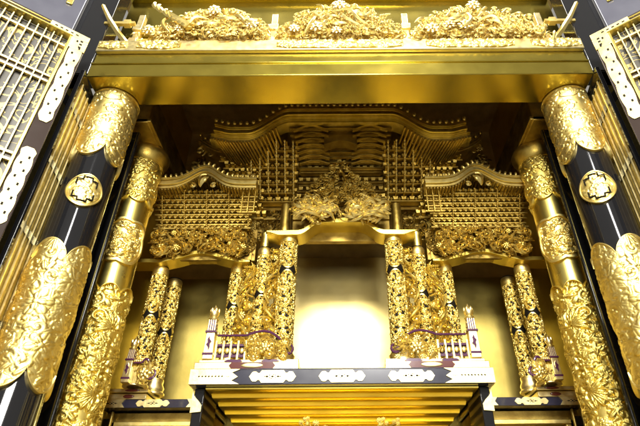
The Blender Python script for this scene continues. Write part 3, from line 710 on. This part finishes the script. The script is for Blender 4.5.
# railings
def railing(s, label, x0, x1, xr, y, z, k, post_x):
    t = thing('altar_railing', label, 'railing', (post_x, y, z), 'low railings with crowned newel posts')
    mb = MB(); mb.tube([(x0, y, z+.078*k), (x1, y, z+.078*k)], .0038, 8); build('top_rail', mb, M['purple'], t)
    for zz in (.046, .012):
        mb = MB(); mb.box(((x0+x1)/2, y, z+zz*k), (abs(x1-x0), .007, .007)); build('lower_rail', mb, M['purple'], t)
    mb = MB(); mb.box(((x0+x1)/2, y+.006, z+.029*k), (abs(x1-x0), .004, .028)); build('infill_panel', mb, M['purple'], t)
    mb = MB()
    n = 4
    for q in range(n+1):
        x = x0+(x1-x0)*q/n; mb.box((x, y, z+.03*k), (.0055, .008, .06*k)); mb.ell((x, y, z+.084*k), (.005, .005, .006))
    for q in range(n):
        x = x0+(x1-x0)*(q+.5)/n; mb.ell((x, y, z+.03*k), (.009, .004, .010)); 
    build('balusters', mb, M['emboss'], t)
    # scrolling end in front of the columns
    mb = MB(); tb = np.linspace(0, 1, 20)
    mb.tube(np.c_[x1+(xr-x1)*tb, y-.006*np.sin(PI*tb), z+(.078+.016*np.sin(PI*tb*.9)-.05*tb**3)*k], .0042, 8)
    curl(mb, (xr, y-.006, z+.030*k), .018, 1.0, 1.2, s, .0045, .004, 8)
    build('curved_rail', mb, M['purple'], t)
    mb = MB(); xa, xb_ = min(x1, xr), max(x1, xr)
    carve(mb, lambda X, Z: True, (xa, xb_, z+.006, z+.066*k), y+.004, .016, 46, .009, .018, 90+int(s*3+k*7), .22, .45); rosette(mb, ((xa+xb_)/2, y-.014, z+.034*k), .024, rng); build('flower_carving', mb, M['emboss'], t)
    # newel post
    def P(pr): return [(r_*k, z+zz*k) for r_, zz in pr]
    mb = MB(); w = .031*k
    mb.box((post_x, y, z+.042*k), (w, w, .084*k), top=.86)
    nw = build('newel_post', mb, M['pale'], t, bevel=.0015)
    mb = MB(); mb.box((post_x, y, z+.086*k), (.033*k, .033*k, .006*k)); build('purple_collar', mb, M['purple'], nw)
    mb = MB(); mb.prism([(post_x+px_*k, z+pz_*k) for px_, pz_ in ((0, .026), (-.002, .038), (-.008, .044), (-.004, .050), (-.006, .060), (.000, .072), (.002, .060), (.007, .054), (.003, .046), (.004, .036))], y-w*.47, y-w*.47-.004); build('leaf_inlay', mb, M['purple'], nw)
    mb = MB(); mb.box((post_x, y-.0, z+.016*k), (.0325*k, .0325*k, .007*k)); build('purple_band', mb, M['purple'], nw)
    mb = MB(); mb.box((post_x, y, z+.107*k), (.0275*k, .0245*k, .038*k), top=.86); build('purple_neck', mb, M['purple'], nw)
    mb = MB()
    for q in range(4): mb.box((post_x+(q-1.5)*.0066*k, y, z+.108*k), (.0026*k, .0285*k, .036*k), top=.88)
    build('fluting_slats', mb, M['pale'], nw)
    mb = MB(); mb.lathe(P([(0, .126), (.014, .126), (.0165, .131), (.010, .137), (.0125, .141), (.0155, .150), (.0125, .160), (.006, .167), (.0035, .172), (0, .181)]), (post_x, y, 0), 20)
    for q in range(6): a = q*PI/3; mb.ell((post_x+.0125*k*math.cos(a), y+.0125*k*math.sin(a), z+.158*k), (.004*k, .004*k, .011*k))
    build('finial', mb, M['pale'], nw)
for s, side in ((-1, 'left'), (1, 'right')):
    railing(s, f'purple and gold railing with crowned post at the {side} end of the main altar', s*.385, s*.295, s*.165, 1.492, .484, 1.0, s*.405)
    railing(s, f'small purple and gold railing with a crowned post on the {side} side shelf', s*.650, s*.625, s*.590, 1.548, .433, .82, s*.662)

# ================================================================== SIDE SHELVES
t = thing('side_shelf', 'lower side shelf with blue-black edge and gold plates left of the main altar', 'shelf', (-.59, 1.6, .2), 'lower side shelves')
mb = MB(); mb.box((-.575, 1.73, .386), (.345, .26, .026)); build('shelf_board', mb, M['navy'], t, bevel=.002)
for c_, d_ in (((-.675, 1.72, .4075), (.13, .24, .017)), ((-.670, 1.705, .4245), (.125, .22, .012)), ((-.435, 1.75, .4065), (.08, .2, .013))):
    mb = MB(); mb.box(c_, d_); build('plinth_step', mb, M['pale'], t, bevel=.002)
mb = MB(); mb.ell((-.665, 1.599, .4075), (.018, .003, .006), 0, 16, 6); build('lacquer_boss', mb, M['red'], t)
mb = MB(); mb.ell((-.655, 1.594, .4245), (.024, .003, .0045), 0, 16, 6); build('lacquer_boss', mb, M['red'], t)
mb = MB(); mb.prism(cloud(-.585, .386, .052, .0115), 1.5965, 1.6015); p = build('cloud_plate', mb, M['pale'], t)
mb = MB(); motif(mb, -.585, .386, 1.5963, .022); build('pierced_motif', mb, M['void'], p)
for (a, b, ss) in ((-.749, -.672, 1), (-.405, -.48, -1)):
    mb = MB(); mb.prism([(a, .374), (a, .3985), (b, .3985), (b-ss*.009, .386), (b, .374)], 1.596, 1.6015); p = build('end_plate', mb, M['pale'], t)
    mb = MB(); motif(mb, (a+b)/2, .386, 1.5958, .022); build('pierced_motif', mb, M['void'], p)
mb = MB(); mb.box((-.575, 1.77, .355), (.33, .24, .030)); mb.box((-.575, 1.79, .325), (.30, .22, .02)); build('cornice', mb, M['shade'], t, bevel=.002)
mb = MB()
for x in (-.73, -.43): mb.box((x, 1.66, .12), (.024, .05, .50-.04)); 
mb.box((-.58, 1.80, .13), (.28, .16, .40)); build('cupboard', mb, M['black'], t, bevel=.002)
mb = MB(); 
for z in (.335, .288): mb.box((-.58, 1.655, z), (.26, .03, .014))
for x in (-.70, -.46): mb.box((x, 1.655, .31), (.016, .03, .034))
mb.box((-.748, 1.64, .2), (.012, .02, .34)); mb.box((-.716, 1.632, .2), (.006, .01, .34))
build('gilt_frame', mb, M['emboss'], t, bevel=.002)
mirror(t, 'lower side shelf with blue-black edge and gold plates right of the main altar')

# ================================================================== SPRIGS AT THE BOTTOM EDGE
def sprig(x, y, h, seed, label):
    rng = random.Random(seed); t = thing('gilt_flower', label, 'ornament', (x, y, .13), 'gilt flower ornaments at the bottom edge')
    mb = MB(); mb.lathe([(0, .13), (.022, .13), (.018, .14), (.008, .15), (.012, .17), (.018, .19), (.010, .205), (.012, .21), (0, .21)], (x, y, 0), 18); build('vase', mb, M['emboss'], t)
    mb = MB(); 
    for k in range(9):
        a = rng.uniform(-.6, .6); L_ = h*rng.uniform(.7, 1)
        mb.tube([(x, y, .205), (x+a*.015, y-.008, .205+L_*.5), (x+a*.07, y-.02*rng.random(), .205+L_)], [.002, .0018, .001], 5)
        rosette(mb, (x+a*.07, y-.012, .205+L_), rng.uniform(.006, .010), rng)
        stroke(mb, (x+a*.04, y-.012, .205+L_*.7), PI/2-a, .03, .004, .006, .004)
    build('blossoms', mb, M['old'], t)
sprig(-.066, 1.37, .085, 1, 'gilt flower spray poking up at the bottom edge left of centre')
sprig(.105, 1.37, .08, 2, 'gilt flower spray poking up at the bottom edge right of centre')

# ================================================================== CAMERA AND LIGHT
cam = bpy.data.cameras.new('camera'); co = bpy.data.objects.new('camera', cam); COL.objects.link(co)
cam.lens = 28.0; cam.sensor_width = 36; cam.clip_start = .02; cam.clip_end = 50; cam.shift_x = -21/640
co.rotation_euler = (R(90+34.4), 0, 0)
co.matrix_world = Matrix.Rotation(R(90+34.4), 4, 'X') @ Matrix.Rotation(R(-.35), 4, 'Z')
scene.camera = co
def area(name, loc, aim_, sx, sy, e, c, spread=180):
    l = bpy.data.lights.new(name, 'AREA'); l.shape = 'RECTANGLE'; l.size = sx; l.size_y = sy; l.energy = e; l.color = c
    o = bpy.data.objects.new(name, l); COL.objects.link(o); o.location = loc
    o.rotation_euler = (Vector(aim_)-Vector(loc)).to_track_quat('-Z', 'Y').to_euler(); return o
area('room_lamp', (-.05, -1.5, 2.05), (0, 1.5, .8), 1.3, .75, 165, (1, .97, .88))
area('strip_lamp', (.35, -1.5, 2.3), (0, 1.0, 2.1), .34, 1.8, 75, (1, .98, .94))
area('ceiling_lamp', (0, 1.0, 2.35), (0, 1.03, 1.4), 1.5, .25, 26, (1, .97, .92))
area('fill_light', (.2, -2.4, .45), (0, 1.5, 1.0), 1.6, 1.0, 68, (1, .96, .87))  # low fill light added to brighten the canopies; no window stands there
w = bpy.data.worlds.new('World'); scene.world = w; w.use_nodes = True
bg = w.node_tree.nodes['Background']; bg.inputs[0].default_value = (1, .94, .84, 1); bg.inputs[1].default_value = .36
cam.dof.use_dof = True; cam.dof.focus_distance = 1.6; cam.dof.aperture_fstop = 6.3
scene.view_settings.view_transform = 'Standard'; scene.view_settings.look = 'None'; scene.view_settings.exposure = 0; scene.view_settings.gamma = 1
scene.cycles.max_bounces = 8; scene.cycles.glossy_bounces = 6
